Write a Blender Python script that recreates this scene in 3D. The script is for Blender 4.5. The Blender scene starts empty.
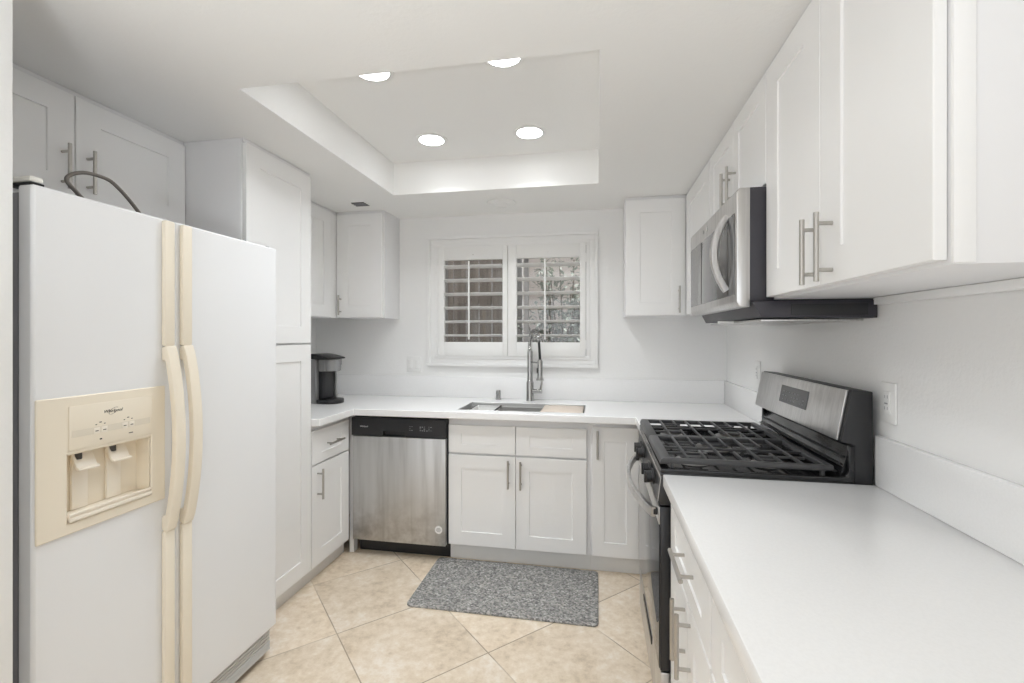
import bpy, bmesh, math, random
from mathutils import Vector, Matrix
random.seed(7)
S = bpy.context.scene
COL = S.collection
PI = math.pi

# ---------------------------------------------------------------- camera, world, light, exposure
CAM_F, CAM_YAW, CAM_H = 464.1377, 0.1806, 334.9282       # focal length in px, yaw to the left, horizon row (1024 x 683)
cd = bpy.data.cameras.new('camera'); cam = bpy.data.objects.new('camera', cd); COL.objects.link(cam)
cam.location = (0, 0, 1.3673); cam.rotation_euler = (PI/2, 0, CAM_YAW)
cd.sensor_fit = 'HORIZONTAL'; cd.sensor_width = 36.0; cd.lens = CAM_F/1024*36.0
cd.shift_y = -(341.5-CAM_H)/1024; cd.clip_start = 0.02
S.camera = cam

W = bpy.data.worlds.new('world'); S.world = W; W.use_nodes = True
wn = W.node_tree.nodes; wl = W.node_tree.links
bg = wn['Background']; bg.inputs['Color'].default_value = (0.93, 0.96, 1.0, 1); bg.inputs['Strength'].default_value = 1.6

vs = S.view_settings; S.display_settings.display_device = 'sRGB'
vs.view_transform = 'Standard'; vs.look = 'None'; vs.exposure = 0.07; vs.gamma = 1.0; vs.use_curve_mapping = False

def area(name, loc, rot, sx, sy, watts, color=(1, 1, 1), shape='RECTANGLE', spread=PI):
    l = bpy.data.lights.new(name, 'AREA'); l.shape = shape; l.size = sx; l.size_y = sy; l.energy = watts; l.color = color; l.spread = spread
    o = bpy.data.objects.new(name, l); o.location = loc; o.rotation_euler = rot; COL.objects.link(o); return o
S.cycles.max_bounces = 24; S.cycles.diffuse_bounces = 16; S.cycles.glossy_bounces = 8; S.cycles.sample_clamp_indirect = 6.0
W_DAY, W_UP, W_FLASH, W_DOWN, W_LENS = 3.0, 2.5, 13.5, 2.9, 20
# added area light standing in for daylight at the unseen opening behind the camera
area('rear_daylight_fill', (-0.65, -2.70, 1.15), (PI/2, 0, 0), 2.5, 2.0, W_DAY, (0.905, 0.955, 1.0))
# added fill light behind the camera, not a lamp of the room
area('rear_uplight_fill', (-0.65, -1.3, 1.0), (PI, 0, 0), 1.0, 1.0, W_UP, (0.905, 0.955, 1.0))     # aimed up to raise the ambient light

# added fill beside the camera imitating a bounced flash, thrown onto the ceiling
area('ceiling_bounce_fill', (-0.55, -0.12, 1.35), (PI, 0, 0), 0.25, 0.25, W_FLASH, (0.905, 0.955, 1.0))

# ---------------------------------------------------------------- key planes (metres, camera above the origin)
ZC = 2.2335; XL, XR, YB = -2.14, 0.845, 3.2655
CT = 0.914; CB = 0.874

# ---------------------------------------------------------------- materials
def mat(name, color, rough=0.5, metal=0.0, spec=0.5, coat=0.0):
    m = bpy.data.materials.new(name); m.use_nodes = True
    b = m.node_tree.nodes['Principled BSDF']
    b.inputs['Base Color'].default_value = (*color, 1); b.inputs['Roughness'].default_value = rough
    b.inputs['Metallic'].default_value = metal; b.inputs['Specular IOR Level'].default_value = spec
    b.inputs['Coat Weight'].default_value = coat
    return m
def N(m, t, **kw):
    n = m.node_tree.nodes.new(t)
    for k, v in kw.items():
        if k in n.inputs: n.inputs[k].default_value = v
        else: setattr(n, k, v)
    return n
def L(m, a, b): m.node_tree.links.new(a, b)
def P(m): return m.node_tree.nodes['Principled BSDF']
def coords(m): return N(m, 'ShaderNodeNewGeometry').outputs['Position']
def ramp(m, fac, stops):
    r = N(m, 'ShaderNodeValToRGB'); e = r.color_ramp.elements
    while len(e) < len(stops): e.new(0.5)
    for el, (p, c) in zip(e, stops): el.position = p; el.color = (*c, 1)
    L(m, fac, r.inputs['Fac']); return r.outputs['Color']
def noise(m, scale, detail=3, rough=0.5, vec=None, mapscale=None):
    n = N(m, 'ShaderNodeTexNoise'); n.inputs['Scale'].default_value = scale; n.inputs['Detail'].default_value = detail
    n.inputs['Roughness'].default_value = rough
    v = vec or coords(m)
    if mapscale:
        mp = N(m, 'ShaderNodeMapping'); mp.inputs['Scale'].default_value = mapscale; L(m, v, mp.inputs['Vector']); v = mp.outputs['Vector']
    L(m, v, n.inputs['Vector']); return n.outputs['Fac']
def bump(m, fac, strength, dist=0.002):
    b = N(m, 'ShaderNodeBump'); b.inputs['Strength'].default_value = strength; b.inputs['Distance'].default_value = dist
    L(m, fac, b.inputs['Height']); L(m, b.outputs['Normal'], P(m).inputs['Normal'])
def math_(m, op, a, b=None, c=None):
    n = N(m, 'ShaderNodeMath', operation=op)
    for i, v in enumerate((a, b, c)):
        if v is None: continue
        if isinstance(v, (int, float)): n.inputs[i].default_value = v
        else: L(m, v, n.inputs[i])
    return n.outputs[0]

M = {}
M['wall'] = mat('wall_paint', (0.84, 0.84, 0.835), 0.7); bump(M['wall'], noise(M['wall'], 85, 3, 0.6), 0.25, 0.004)
M['ceiling'] = mat('ceiling_paint', (0.86, 0.86, 0.85), 0.8); bump(M['ceiling'], noise(M['ceiling'], 70, 3, 0.6), 0.18, 0.004)
M['trim'] = mat('trim_paint', (0.85, 0.85, 0.845), 0.45)
M['cab'] = mat('cabinet_paint', (0.86, 0.86, 0.858), 0.35)
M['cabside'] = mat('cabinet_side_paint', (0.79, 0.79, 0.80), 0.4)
M['toe'] = mat('toe_kick_paint', (0.76, 0.76, 0.755), 0.5)
m = M['quartz'] = mat('white_quartz', (0.82, 0.82, 0.82), 0.22)
L(m, ramp(m, noise(m, 160, 2, 0.7), [(0.35, (0.85, 0.85, 0.85)), (0.6, (0.87, 0.87, 0.87))]), P(m).inputs['Base Color'])
m = M['nickel'] = mat('brushed_nickel', (0.50, 0.48, 0.45), 0.34, 1.0)
m = M['chrome'] = mat('chrome', (0.46, 0.46, 0.455), 0.2, 1.0)
m = M['steel'] = mat('brushed_steel', (0.62, 0.61, 0.60), 0.30, 1.0)
L(m, ramp(m, noise(m, 6, 4, 0.6, None, (14, 14, 0.35)), [(0.3, (0.52, 0.51, 0.50)), (0.7, (0.68, 0.67, 0.66))]), P(m).inputs['Base Color'])
m = M['dwsteel'] = mat('dishwasher_steel', (0.60, 0.585, 0.57), 0.48, 1.0)
streak = ramp(m, noise(m, 5, 3, 0.55, None, (3.0, 3.0, 0.22)), [(0.3, (0.46, 0.455, 0.45)), (0.48, (0.60, 0.60, 0.595)), (0.7, (0.66, 0.66, 0.66))])
sm = noise(m, 9, 5, 0.65)                                   # smudges left near the bottom of the door
sep = N(m, 'ShaderNodeSeparateXYZ'); L(m, coords(m), sep.inputs[0])
low = N(m, 'ShaderNodeMapRange'); low.inputs['From Min'].default_value = 0.40; low.inputs['From Max'].default_value = 0.16
L(m, sep.outputs['Z'], low.inputs['Value'])
stain = math_(m, 'MULTIPLY', low.outputs[0], ramp(m, sm, [(0.42, (0, 0, 0)), (0.62, (1, 1, 1))]))
mx = N(m, 'ShaderNodeMix', data_type='RGBA'); L(m, math_(m, 'MULTIPLY', stain, 0.6), mx.inputs['Factor']); L(m, streak, mx.inputs['A'])
mx.inputs['B'].default_value = (0.34, 0.315, 0.30, 1); L(m, mx.outputs['Result'], P(m).inputs['Base Color'])
M['sink'] = mat('sink_steel', (0.66, 0.66, 0.65), 0.42, 0.85)
M['black'] = mat('black_plastic', (0.016, 0.016, 0.018), 0.32)
M['blackmat'] = mat('black_enamel', (0.020, 0.020, 0.022), 0.42)
M['iron'] = mat('cast_iron', (0.060, 0.060, 0.062), 0.42)
M['enamel'] = mat('cooktop_enamel', (0.012, 0.012, 0.013), 0.12)
M['glass_dark'] = mat('dark_glass', (0.020, 0.020, 0.022), 0.05, 0.0, 0.7)
M['mwglass'] = mat('microwave_window', (0.16, 0.16, 0.16), 0.12, 0.35, 0.7)
M['darkgray'] = mat('dark_grey_metal', (0.040, 0.038, 0.048), 0.42)
M['fridge'] = mat('fridge_enamel', (0.82, 0.83, 0.845), 0.38); bump(M['fridge'], noise(M['fridge'], 260, 2), 0.05, 0.001)
M['fridgebody'] = mat('fridge_body_grey', (0.25, 0.25, 0.27), 0.5)
M['cream'] = mat('cream_plastic', (0.85, 0.78, 0.655), 0.36)
M['cream2'] = mat('cream_plastic_band', (0.76, 0.70, 0.59), 0.4)
M['creamlight'] = mat('pale_cream_plastic', (0.88, 0.82, 0.72), 0.36)
M['creamwhite'] = mat('hinge_cap_plastic', (0.80, 0.79, 0.74), 0.4)
M['grille'] = mat('grille_plastic', (0.62, 0.62, 0.61), 0.4)
M['ink'] = mat('dark_ink', (0.06, 0.055, 0.05), 0.5)
M['white_ink'] = mat('white_ink', (0.75, 0.75, 0.75), 0.5)
M['grey_ink'] = mat('grey_ink', (0.30, 0.30, 0.31), 0.5)
M['plate'] = mat('white_plate_plastic', (0.82, 0.82, 0.81), 0.3)
M['louver'] = mat('shutter_paint', (0.84, 0.84, 0.83), 0.4)
M['rubber'] = mat('black_rubber', (0.015, 0.015, 0.015), 0.55)
M['hose'] = mat('braided_hose', (0.20, 0.18, 0.16), 0.45, 0.5)
M['silver'] = mat('silver_plastic', (0.30, 0.30, 0.30), 0.32, 0.6)
M['wood'] = mat('bamboo', (0.62, 0.50, 0.40), 0.5)
m = M['wood']; L(m, ramp(m, noise(m, 20, 3, 0.5, None, (1, 12, 1)), [(0.3, (0.68, 0.58, 0.49)), (0.7, (0.75, 0.66, 0.57))]), P(m).inputs['Base Color'])
# floor: 0.50 m travertine look tiles laid on the diagonal
m = M['floor'] = mat('floor_tile', (0.7, 0.6, 0.45), 0.38)
sp = N(m, 'ShaderNodeSeparateXYZ'); L(m, coords(m), sp.inputs[0])
r2 = 1/math.sqrt(2); T = 0.5015
a = math_(m, 'DIVIDE', math_(m, 'SUBTRACT', math_(m, 'MULTIPLY', math_(m, 'ADD', sp.outputs['X'], sp.outputs['Y']), r2), 0.047), T)
b = math_(m, 'DIVIDE', math_(m, 'SUBTRACT', math_(m, 'MULTIPLY', math_(m, 'SUBTRACT', sp.outputs['Y'], sp.outputs['X']), r2), 0.196), T)
def edge(v):
    f = math_(m, 'FRACT', math_(m, 'ADD', v, 20.0)); return math_(m, 'MINIMUM', f, math_(m, 'SUBTRACT', 1.0, f))
g = math_(m, 'MULTIPLY', math_(m, 'MINIMUM', edge(a), edge(b)), T)
grout = math_(m, 'LESS_THAN', g, 0.0026)
cx = N(m, 'ShaderNodeCombineXYZ'); L(m, math_(m, 'FLOOR', a), cx.inputs[0]); L(m, math_(m, 'FLOOR', b), cx.inputs[1])
wnz = N(m, 'ShaderNodeTexWhiteNoise', noise_dimensions='3D'); L(m, cx.outputs[0], wnz.inputs['Vector'])
off = N(m, 'ShaderNodeVectorMath', operation='SCALE'); L(m, wnz.outputs['Color'], off.inputs[0]); off.inputs['Scale'].default_value = 7.0
pv = N(m, 'ShaderNodeVectorMath', operation='ADD'); L(m, coords(m), pv.inputs[0]); L(m, off.outputs[0], pv.inputs[1])
n1 = noise(m, 3.2, 7, 0.68, pv.outputs[0]); n2 = noise(m, 26, 5, 0.7, pv.outputs[0])
nn = math_(m, 'ADD', math_(m, 'MULTIPLY', n1, 0.50), math_(m, 'MULTIPLY', n2, 0.50))
tile = ramp(m, nn, [(0.36, (0.56, 0.455, 0.335)), (0.45, (0.70, 0.585, 0.445)), (0.53, (0.775, 0.665, 0.53)), (0.63, (0.86, 0.78, 0.68))])
hv = N(m, 'ShaderNodeHueSaturation'); L(m, tile, hv.inputs['Color']); L(m, math_(m, 'ADD', math_(m, 'MULTIPLY', wnz.outputs['Value'], 0.12), 0.94), hv.inputs['Value'])
mx = N(m, 'ShaderNodeMix', data_type='RGBA'); L(m, math_(m, 'MULTIPLY', grout, ramp(m, noise(m, 1.9, 1, 0.4), [(0.40, (0.12, 0.12, 0.12)), (0.50, (0.9, 0.9, 0.9))])), mx.inputs['Factor']); L(m, hv.outputs[0], mx.inputs['A']); mx.inputs['B'].default_value = (0.36, 0.285, 0.21, 1)
L(m, mx.outputs['Result'], P(m).inputs['Base Color']); L(m, math_(m, 'ADD', math_(m, 'MULTIPLY', grout, 0.4), 0.36), P(m).inputs['Roughness'])
bump(m, math_(m, 'SUBTRACT', math_(m, 'MULTIPLY', n2, 0.3), grout), 0.35, 0.0025)
# mat: grey flecked loop pile
m = M['mat'] = mat('flecked_mat', (0.2, 0.2, 0.2), 0.95, 0, 0.1)
v = N(m, 'ShaderNodeTexVoronoi'); v.inputs['Scale'].default_value = 120; L(m, coords(m), v.inputs['Vector'])
sc = N(m, 'ShaderNodeSeparateColor'); L(m, v.outputs['Color'], sc.inputs[0])
L(m, ramp(m, sc.outputs[0], [(0.0, (0.15, 0.15, 0.148)), (0.35, (0.27, 0.267, 0.258)), (0.68, (0.38, 0.377, 0.367)), (0.86, (0.42, 0.395, 0.37)), (1.0, (0.58, 0.57, 0.56))]), P(m).inputs['Base Color'])
bump(m, v.outputs['Distance'], 0.8, 0.004)
M['fence'] = mat('fence_wood', (0.16, 0.125, 0.10), 0.8)
m = M['fence']; L(m, ramp(m, noise(m, 6, 4, 0.6, None, (6, 6, 0.5)), [(0.3, (0.17, 0.14, 0.115)), (0.7, (0.30, 0.25, 0.21))]), P(m).inputs['Base Color'])
M['stucco'] = mat('outdoor_stucco', (0.62, 0.55, 0.51), 0.9)
M['soil'] = mat('soil', (0.16, 0.13, 0.10), 0.95)
M['leaf'] = mat('leaf_green', (0.33, 0.36, 0.31), 0.22)
M['leaf'].node_tree.nodes['Principled BSDF'].inputs['Transmission Weight'].default_value = 0.0
M['stem'] = mat('stem_brown', (0.12, 0.09, 0.06), 0.8)
M['alu'] = mat('window_aluminium', (0.36, 0.35, 0.34), 0.4, 0.6)
m = bpy.data.materials.new('window_glass'); m.use_nodes = True; M['pane'] = m
nt = m.node_tree; nt.nodes.clear()
o_ = nt.nodes.new('ShaderNodeOutputMaterial'); mixs = nt.nodes.new('ShaderNodeMixShader'); tr = nt.nodes.new('ShaderNodeBsdfTransparent'); gl = nt.nodes.new('ShaderNodeBsdfGlossy')
gl.inputs['Roughness'].default_value = 0.02; tr.inputs['Color'].default_value = (0.93, 0.94, 0.94, 1); mixs.inputs[0].default_value = 0.06
nt.links.new(tr.outputs[0], mixs.inputs[1]); nt.links.new(gl.outputs[0], mixs.inputs[2]); nt.links.new(mixs.outputs[0], o_.inputs[0])
m = M['lamp'] = mat('lamp_diffuser', (0.9, 0.9, 0.9), 0.5)
P(m).inputs['Emission Color'].default_value = (0.97, 0.985, 1.0, 1); P(m).inputs['Emission Strength'].default_value = W_LENS

# ---------------------------------------------------------------- mesh helpers
class MB:
    def __init__(s): s.bm = bmesh.new()
    def box(s, x0, x1, y0, y1, z0, z1, bev=0.0, seg=2):
        t = bmesh.new(); bmesh.ops.create_cube(t, size=1.0)
        for v in t.verts: v.co = Vector(((x0+x1)/2+v.co.x*(x1-x0), (y0+y1)/2+v.co.y*(y1-y0), (z0+z1)/2+v.co.z*(z1-z0)))
        if bev > 0: bmesh.ops.bevel(t, geom=t.edges[:], offset=bev, segments=seg, affect='EDGES', profile=0.5)
        s._merge(t); return s
    def _merge(s, t):
        me = bpy.data.meshes.new('tmp'); t.to_mesh(me); t.free(); s.bm.from_mesh(me); bpy.data.meshes.remove(me)
    def prism(s, pts, axis, a, b, bev=0.0, seg=2):
        """polygon pts extruded along an axis: 'x' pts=(y,z), 'y' pts=(x,z), 'z' pts=(x,y)"""
        def mk(p, w): return {'x': (w, p[0], p[1]), 'y': (p[0], w, p[1]), 'z': (p[0], p[1], w)}[axis]
        t = bmesh.new(); lo = [t.verts.new(mk(p, a)) for p in pts]; hi = [t.verts.new(mk(p, b)) for p in pts]; n = len(pts)
        t.faces.new(lo); t.faces.new(hi[::-1])
        for i in range(n): t.faces.new((lo[i], hi[i], hi[(i+1) % n], lo[(i+1) % n]))
        bmesh.ops.recalc_face_normals(t, faces=t.faces[:])
        if bev > 0: bmesh.ops.bevel(t, geom=t.edges[:], offset=bev, segments=seg, affect='EDGES', profile=0.5)
        s._merge(t); return s
    def tube(s, pts, r, seg=12, cap=True, flat=None):
        """swept tube; r is a number or list; flat=(a,b) sweeps a rounded-rectangle section"""
        pts = [Vector(p) for p in pts]; n = len(pts); rs = r if isinstance(r, (list, tuple)) else [r]*n
        rings = []; up = None
        for i, p in enumerate(pts):
            d = (pts[min(i+1, n-1)]-pts[max(i-1, 0)]).normalized()
            if up is None:
                ref = Vector((0, 1, 0)) if abs(d.y) < 0.9 else Vector((0, 0, 1))
                up = (ref-d*ref.dot(d)).normalized()
            else: up = (up-d*up.dot(d)).normalized()
            sd = d.cross(up); ring = []
            for k in range(seg):
                an = 2*PI*k/seg; c, q = math.cos(an), math.sin(an)
                if flat:
                    e = 0.35; c = math.copysign(abs(c)**e, c)*flat[0]; q = math.copysign(abs(q)**e, q)*flat[1]
                    ring.append(s.bm.verts.new(p+up*c*rs[i]+sd*q*rs[i]))
                else: ring.append(s.bm.verts.new(p+(up*c+sd*q)*rs[i]))
            rings.append(ring)
        for i in range(n-1):
            for k in range(seg): s.bm.faces.new((rings[i][k], rings[i][(k+1) % seg], rings[i+1][(k+1) % seg], rings[i+1][k]))
        if cap: s.bm.faces.new(rings[0][::-1]); s.bm.faces.new(rings[-1])
        return s
    def cyl(s, p0, p1, r, seg=24): return s.tube([p0, p1], r, seg)
    def lathe(s, prof, c=(0, 0, 0), seg=32, axis='z', caps=True):
        rings = []
        for r, h in prof:
            ring = []
            for k in range(seg):
                an = 2*PI*k/seg; x, y = r*math.cos(an), r*math.sin(an)
                co = {'z': (x, y, h), 'x': (h, x, y), 'y': (x, h, y)}[axis]
                ring.append(s.bm.verts.new(Vector(c)+Vector(co)))
            rings.append(ring)
        for i in range(len(prof)-1):
            for k in range(seg): s.bm.faces.new((rings[i][k], rings[i][(k+1) % seg], rings[i+1][(k+1) % seg], rings[i+1][k]))
        if caps:
            s.bm.faces.new(rings[0][::-1]); s.bm.faces.new(rings[-1])
        return s
    def grid(s, us, vs, holes, w0, w1, axis):
        """slab of cells us x vs, cells (i,j) in holes left open. axis = thickness axis"""
        def mk(u, v, w): return {'x': (w, u, v), 'y': (u, w, v), 'z': (u, v, w)}[axis]
        t = bmesh.new(); V = {}
        def vt(i, j, k):
            if (i, j, k) not in V: V[(i, j, k)] = t.verts.new(mk(us[i], vs[j], (w0, w1)[k]))
            return V[(i, j, k)]
        nu, nv = len(us)-1, len(vs)-1
        full = lambda i, j: 0 <= i < nu and 0 <= j < nv and (i, j) not in holes
        for i in range(nu):
            for j in range(nv):
                if not full(i, j): continue
                for k in (0, 1): t.faces.new([vt(i, j, k), vt(i+1, j, k), vt(i+1, j+1, k), vt(i, j+1, k)])
                for (di, dj, A, B) in ((-1, 0, (i, j), (i, j+1)), (1, 0, (i+1, j), (i+1, j+1)), (0, -1, (i, j), (i+1, j)), (0, 1, (i, j+1), (i+1, j+1))):
                    if not full(i+di, j+dj): t.faces.new([vt(*A, 0), vt(*B, 0), vt(*B, 1), vt(*A, 1)])
        bmesh.ops.recalc_face_normals(t, faces=t.faces[:])
        s._merge(t); return s
    def xform(s, mtx): bmesh.ops.transform(s.bm, matrix=mtx, verts=s.bm.verts[:]); return s
    def build(s, name, m, parent=None, world=False, bevel=0.0, smooth=True, angle=35):
        bmesh.ops.recalc_face_normals(s.bm, faces=s.bm.faces[:])
        me = bpy.data.meshes.new(name)
        if parent is not None and world:
            r = parent
            while r.parent: r = r.parent
            bmesh.ops.translate(s.bm, vec=-Vector(r.location), verts=s.bm.verts[:])
        s.bm.to_mesh(me); s.bm.free(); me.materials.append(m)
        if smooth:
            for p in me.polygons: p.use_smooth = True
            me.set_sharp_from_angle(angle=math.radians(angle))
        o = bpy.data.objects.new(name, me); COL.objects.link(o)
        if parent is not None: o.parent = parent
        if bevel > 0:
            b = o.modifiers.new('bevel', 'BEVEL'); b.width = bevel; b.segments = 2; b.limit_method = 'ANGLE'; b.angle_limit = math.radians(40)
        return o
def center(o):
    """move a mesh object's origin to the middle of its base"""
    me = o.data; xs = [v.co.x for v in me.vertices]; ys = [v.co.y for v in me.vertices]; zs = [v.co.z for v in me.vertices]
    c = Vector(((min(xs)+max(xs))/2, (min(ys)+max(ys))/2, min(zs)))
    for v in me.vertices: v.co -= c
    o.location = c; return o
def tag(o, label, cat, group=None):
    o['label'] = label; o['category'] = cat
    if group: o['group'] = group
    return o
def thing(name, label, cat, loc=(0, 0, 0), rotz=0.0, group=None):
    o = bpy.data.objects.new(name, None); COL.objects.link(o); o.location = loc; o.rotation_euler = (0, 0, rotz); o.empty_display_size = 0.05
    return tag(o, label, cat, group)
def struct(o): o['kind'] = 'structure'; return o
def smoothpath(pts, n=10):
    P_ = [Vector(p) for p in pts]; out = []
    for i in range(len(P_)-1):
        p0 = P_[max(i-1, 0)]; p1 = P_[i]; p2 = P_[i+1]; p3 = P_[min(i+2, len(P_)-1)]
        for k in range(n):
            t = k/n
            out.append(0.5*((2*p1)+(p2-p0)*t+(2*p0-5*p1+4*p2-p3)*t*t+(3*p1-p0-3*p2+p3)*t**3))
    out.append(P_[-1]); return out
def copy_tree(o, parent=None):
    c = o.copy(); COL.objects.link(c)
    if parent is not None: c.parent = parent
    for ch in o.children: copy_tree(ch, c)
    return c
def text_mesh(body, size, depth=0.0004, shear=0.0):
    cu = bpy.data.curves.new('txt', 'FONT'); cu.body = body; cu.size = size; cu.shear = shear; cu.extrude = depth; cu.align_x = 'CENTER'; cu.align_y = 'CENTER'; cu.resolution_u = 3
    o = bpy.data.objects.new('txt', cu); COL.objects.link(o)
    dg = bpy.context.evaluated_depsgraph_get(); me = bpy.data.meshes.new_from_object(o.evaluated_get(dg))
    bpy.data.objects.remove(o); bpy.data.curves.remove(cu)
    mb = MB(); mb.bm.from_mesh(me); bpy.data.meshes.remove(me); return mb

# ================================================================ THE ROOM
YF = -2.75
struct(MB().box(XL-.12, XR+.12, YF, YB+.13, -.12, 0).build('floor', M['floor'], smooth=False))
rx0, rx1, ry0, ry1, rz = -1.2377, 0.010, 1.4349, 2.6965, 2.4282
cb = MB().grid([XL-.12, rx0, rx1, XR+.12], [YF, ry0, ry1, YB+.13], {(1, 1)}, ZC, ZC+.12, 'z')
cb.box(rx0-.1, rx0, ry0-.1, ry1+.1, ZC+.12, rz).box(rx1, rx1+.1, ry0-.1, ry1+.1, ZC+.12, rz)
cb.box(rx0, rx1, ry0-.1, ry0, ZC+.12, rz).box(rx0, rx1, ry1, ry1+.1, ZC+.12, rz).box(rx0-.1, rx1+.1, ry0-.1, ry1+.1, rz, rz+.1)
struct(cb.build('ceiling', M['ceiling'], smooth=False))
wx0, wx1, wz0, wz1 = -1.145, -0.071, 1.212, 2.007
struct(MB().grid([XL-.12, wx0, wx1, XR+.12], [0, wz0, wz1, ZC], {(1, 1)}, YB, YB+.13, 'y').build('wall_back', M['wall'], smooth=False))
struct(MB().box(XL-.12, XL, YF, YB, 0, ZC).build('wall_left', M['wall'], smooth=False))
struct(MB().box(XR, XR+.12, YF, YB, 0, ZC).build('wall_right', M['wall'], smooth=False))
struct(MB().box(XL, -1.30, 0.70, 0.832, 0, ZC, 0.004).build('wall_stub', M['wall']))
# front wall (behind the camera) with a wide opening to the daylight
struct(MB().grid([XL, -1.95, 0.65, XR], [0, 0.02, 2.1, ZC], {(1, 1)}, YF, YF+.12, 'y').build('wall_front', M['wall'], smooth=False))
# window casing: stepped picture frame around the shutters
def frame(mb, x0, x1, z0, z1, w, y0, y1, bev=0.002):
    mb.box(x0, x1, y0, y1, z1-w, z1, bev).box(x0, x1, y0, y1, z0, z0+w, bev).box(x0, x0+w, y0, y1, z0+w, z1-w, bev).box(x1-w, x1, y0, y1, z0+w, z1-w, bev)
t = MB(); cx0, cx1, cz0, cz1 = -1.2256, 0.0085, 1.1402, 2.0839
frame(t, cx0, cx1, cz0, cz1, 0.022, YB-.030, YB); frame(t, cx0+.022, cx1-.022, cz0+.022, cz1-.022, .034, YB-.018, YB); frame(t, cx0+.056, cx1-.056, cz0+.056, cz1-.056, .0245, YB-.026, YB)
struct(t.build('trim_1', M['trim']))
# aluminium slider in the opening with its panes
t = MB(); frame(t, wx0, wx1, wz0, wz1, .035, YB+.075, YB+.115); t.box(-.625, -.585, YB+.075, YB+.115, wz0+.035, wz1-.035)
t.box(-.52, -.49, YB+.078, YB+.112, wz0+.035, wz1-.035)
w1 = struct(t.build('window_1', M['alu']))
struct(MB().box(wx0+.035, wx1-.035, YB+.094, YB+.098, wz0+.035, wz1-.035).build('window_pane', M['pane'], w1, smooth=False))

# ================================================================ WINDOW SHUTTERS
def shutter(x0, x1, ox0, ox1, rodx, label, hinge_side):
    y0, y1 = YB-.034, YB-.006; z0, z1 = 1.217, 2.003; oz0, oz1 = 1.316, 1.908
    r = thing('window_shutter', label, 'shutter', ((x0+x1)/2, (y0+y1)/2, z0), 0, 'plantation shutters in the window')
    f = MB().box(x0, ox0, y0, y1, z0, z1, .002).box(ox1, x1, y0, y1, z0, z1, .002).box(ox0, ox1, y0, y1, z0, oz0, .002).box(ox0, ox1, y0, y1, oz1, z1, .002)
    fr = f.build('shutter_frame', M['louver'], r, True)
    base = None
    for k in range(6):
        z = 1.363+.0995*k
        if base is None:
            mb = MB(); pts = []
            for i in range(16):
                an = 2*PI*i/16; pts.append((.0445*math.cos(an), .0056*math.sin(an)))
            mb.prism(pts, 'x', ox0+.002, ox1-.002)
            base = mb.xform(Matrix.Rotation(math.radians(-9), 4, 'X')).build('louver', M['louver'], r)
            bx = r.location.x
            for v in base.data.vertices: v.co.x -= bx
            lv = base
        else:
            lv = base.copy(); COL.objects.link(lv); lv.parent = r
        lv.location = (0, 0, z-z0)
    MB().box(rodx-.006, rodx+.006, y0-.046, y0-.036, 1.335, 1.893, .002).build('tilt_rod', M['louver'], r, True)
    hx = x0+.001 if hinge_side < 0 else x1-.001
    for hz in (1.30, 1.90): MB().cyl((hx, y0-.004, hz-.03), (hx, y0-.004, hz+.03), .005, 10).build('hinge', M['louver'], r, True)
    MB().lathe([(.004, 0), (.003, .004), (.0, .005)], ((ox0+ox1)/2, y0, 1.945), 10, 'y').xform(Matrix.Identity(4)).build('catch', M['nickel'], r, True)
shutter(-1.1425, -.6235, -1.091, -.659, -.895, 'white louvred shutter panel, the left half of the window, dark view behind', -1)
shutter(-.6205, -.0745, -.557, -.114, -.352, 'white louvred shutter panel behind the faucet, bright foliage seen between its slats', 1)

# ================================================================ OUTSIDE THE WINDOW
struct(MB().box(-5, 3, YB+.13, 7.0, -.2, -.02).build('ground_outside', M['soil'], smooth=False))
t = MB(); x = -3.6
while x < -.95:
    t.box(x, x+.135, 4.75, 4.77, .02, 2.50, .003); x += .14
t.box(-3.6, -.95, 4.772, 4.80, .5, .6).box(-3.6, -.95, 4.772, 4.80, 1.7, 1.8)
tag(center(t.build('fence', M['fence'])), 'dark brown board fence seen through the left half of the window', 'fence')
t = MB(); t.box(-1.10, 1.6, 5.1, 5.22, -.02, 2.8)
tag(center(t.build('garden_wall', M['stucco'])), 'pinkish grey garden wall seen through the right half of the window', 'wall')
t = MB().box(-.80, -.735, 4.6, 4.67, -.02, 2.4, .006)
tag(center(t.build('post', M['alu'])), 'pale grey upright post outside between fence and foliage', 'post')
struct(MB().box(-3.8, 3, YB+.13, 4.35, 2.55, 2.6).build('sky_blocker_outside', M['fence'], smooth=False))  # added slab out of view, keeps sky light off the side yard
bush = thing('bush', 'bright leafy bush seen through the slats right of the faucet', 'bush', (-.27, 4.45, -.02))
sb = MB(); lb = MB(); rnd = random.Random(3)
for k in range(26):
    an = rnd.uniform(0, 2*PI); rr = rnd.uniform(.1, .42); h = rnd.uniform(1.2, 2.15)
    tip = Vector((rr*math.cos(an), rr*math.sin(an)*.6, h)); mid = Vector((tip.x*.5, tip.y*.5, h*.55))
    sb.tube(smoothpath([(tip.x*.12, tip.y*.12, 0), mid, tip], 4), .006, 6)
    for j in range(110):
        t_ = rnd.uniform(.35, 1.02); p = mid.lerp(tip, (t_-.5)/.5) if t_ > .5 else Vector((0, 0, 0)).lerp(mid, t_/.5)
        p = p+Vector((rnd.gauss(0, .06), rnd.gauss(0, .06), rnd.gauss(0, .04)))
        s_ = rnd.uniform(.026, .046); R_ = Matrix.Rotation(rnd.uniform(0, 6.28), 4, 'Z') @ Matrix.Rotation(rnd.uniform(-.9, .9), 4, 'X')
        q = [lb.bm.verts.new(p+R_ @ Vector(c)) for c in ((0, -s_, 0), (s_*.5, 0, s_*.12), (0, s_, 0), (-s_*.5, 0, s_*.12))]
        lb.bm.faces.new(q)
sb.build('stem', M['stem'], bush); lb.build('foliage', M['leaf'], bush)

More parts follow.
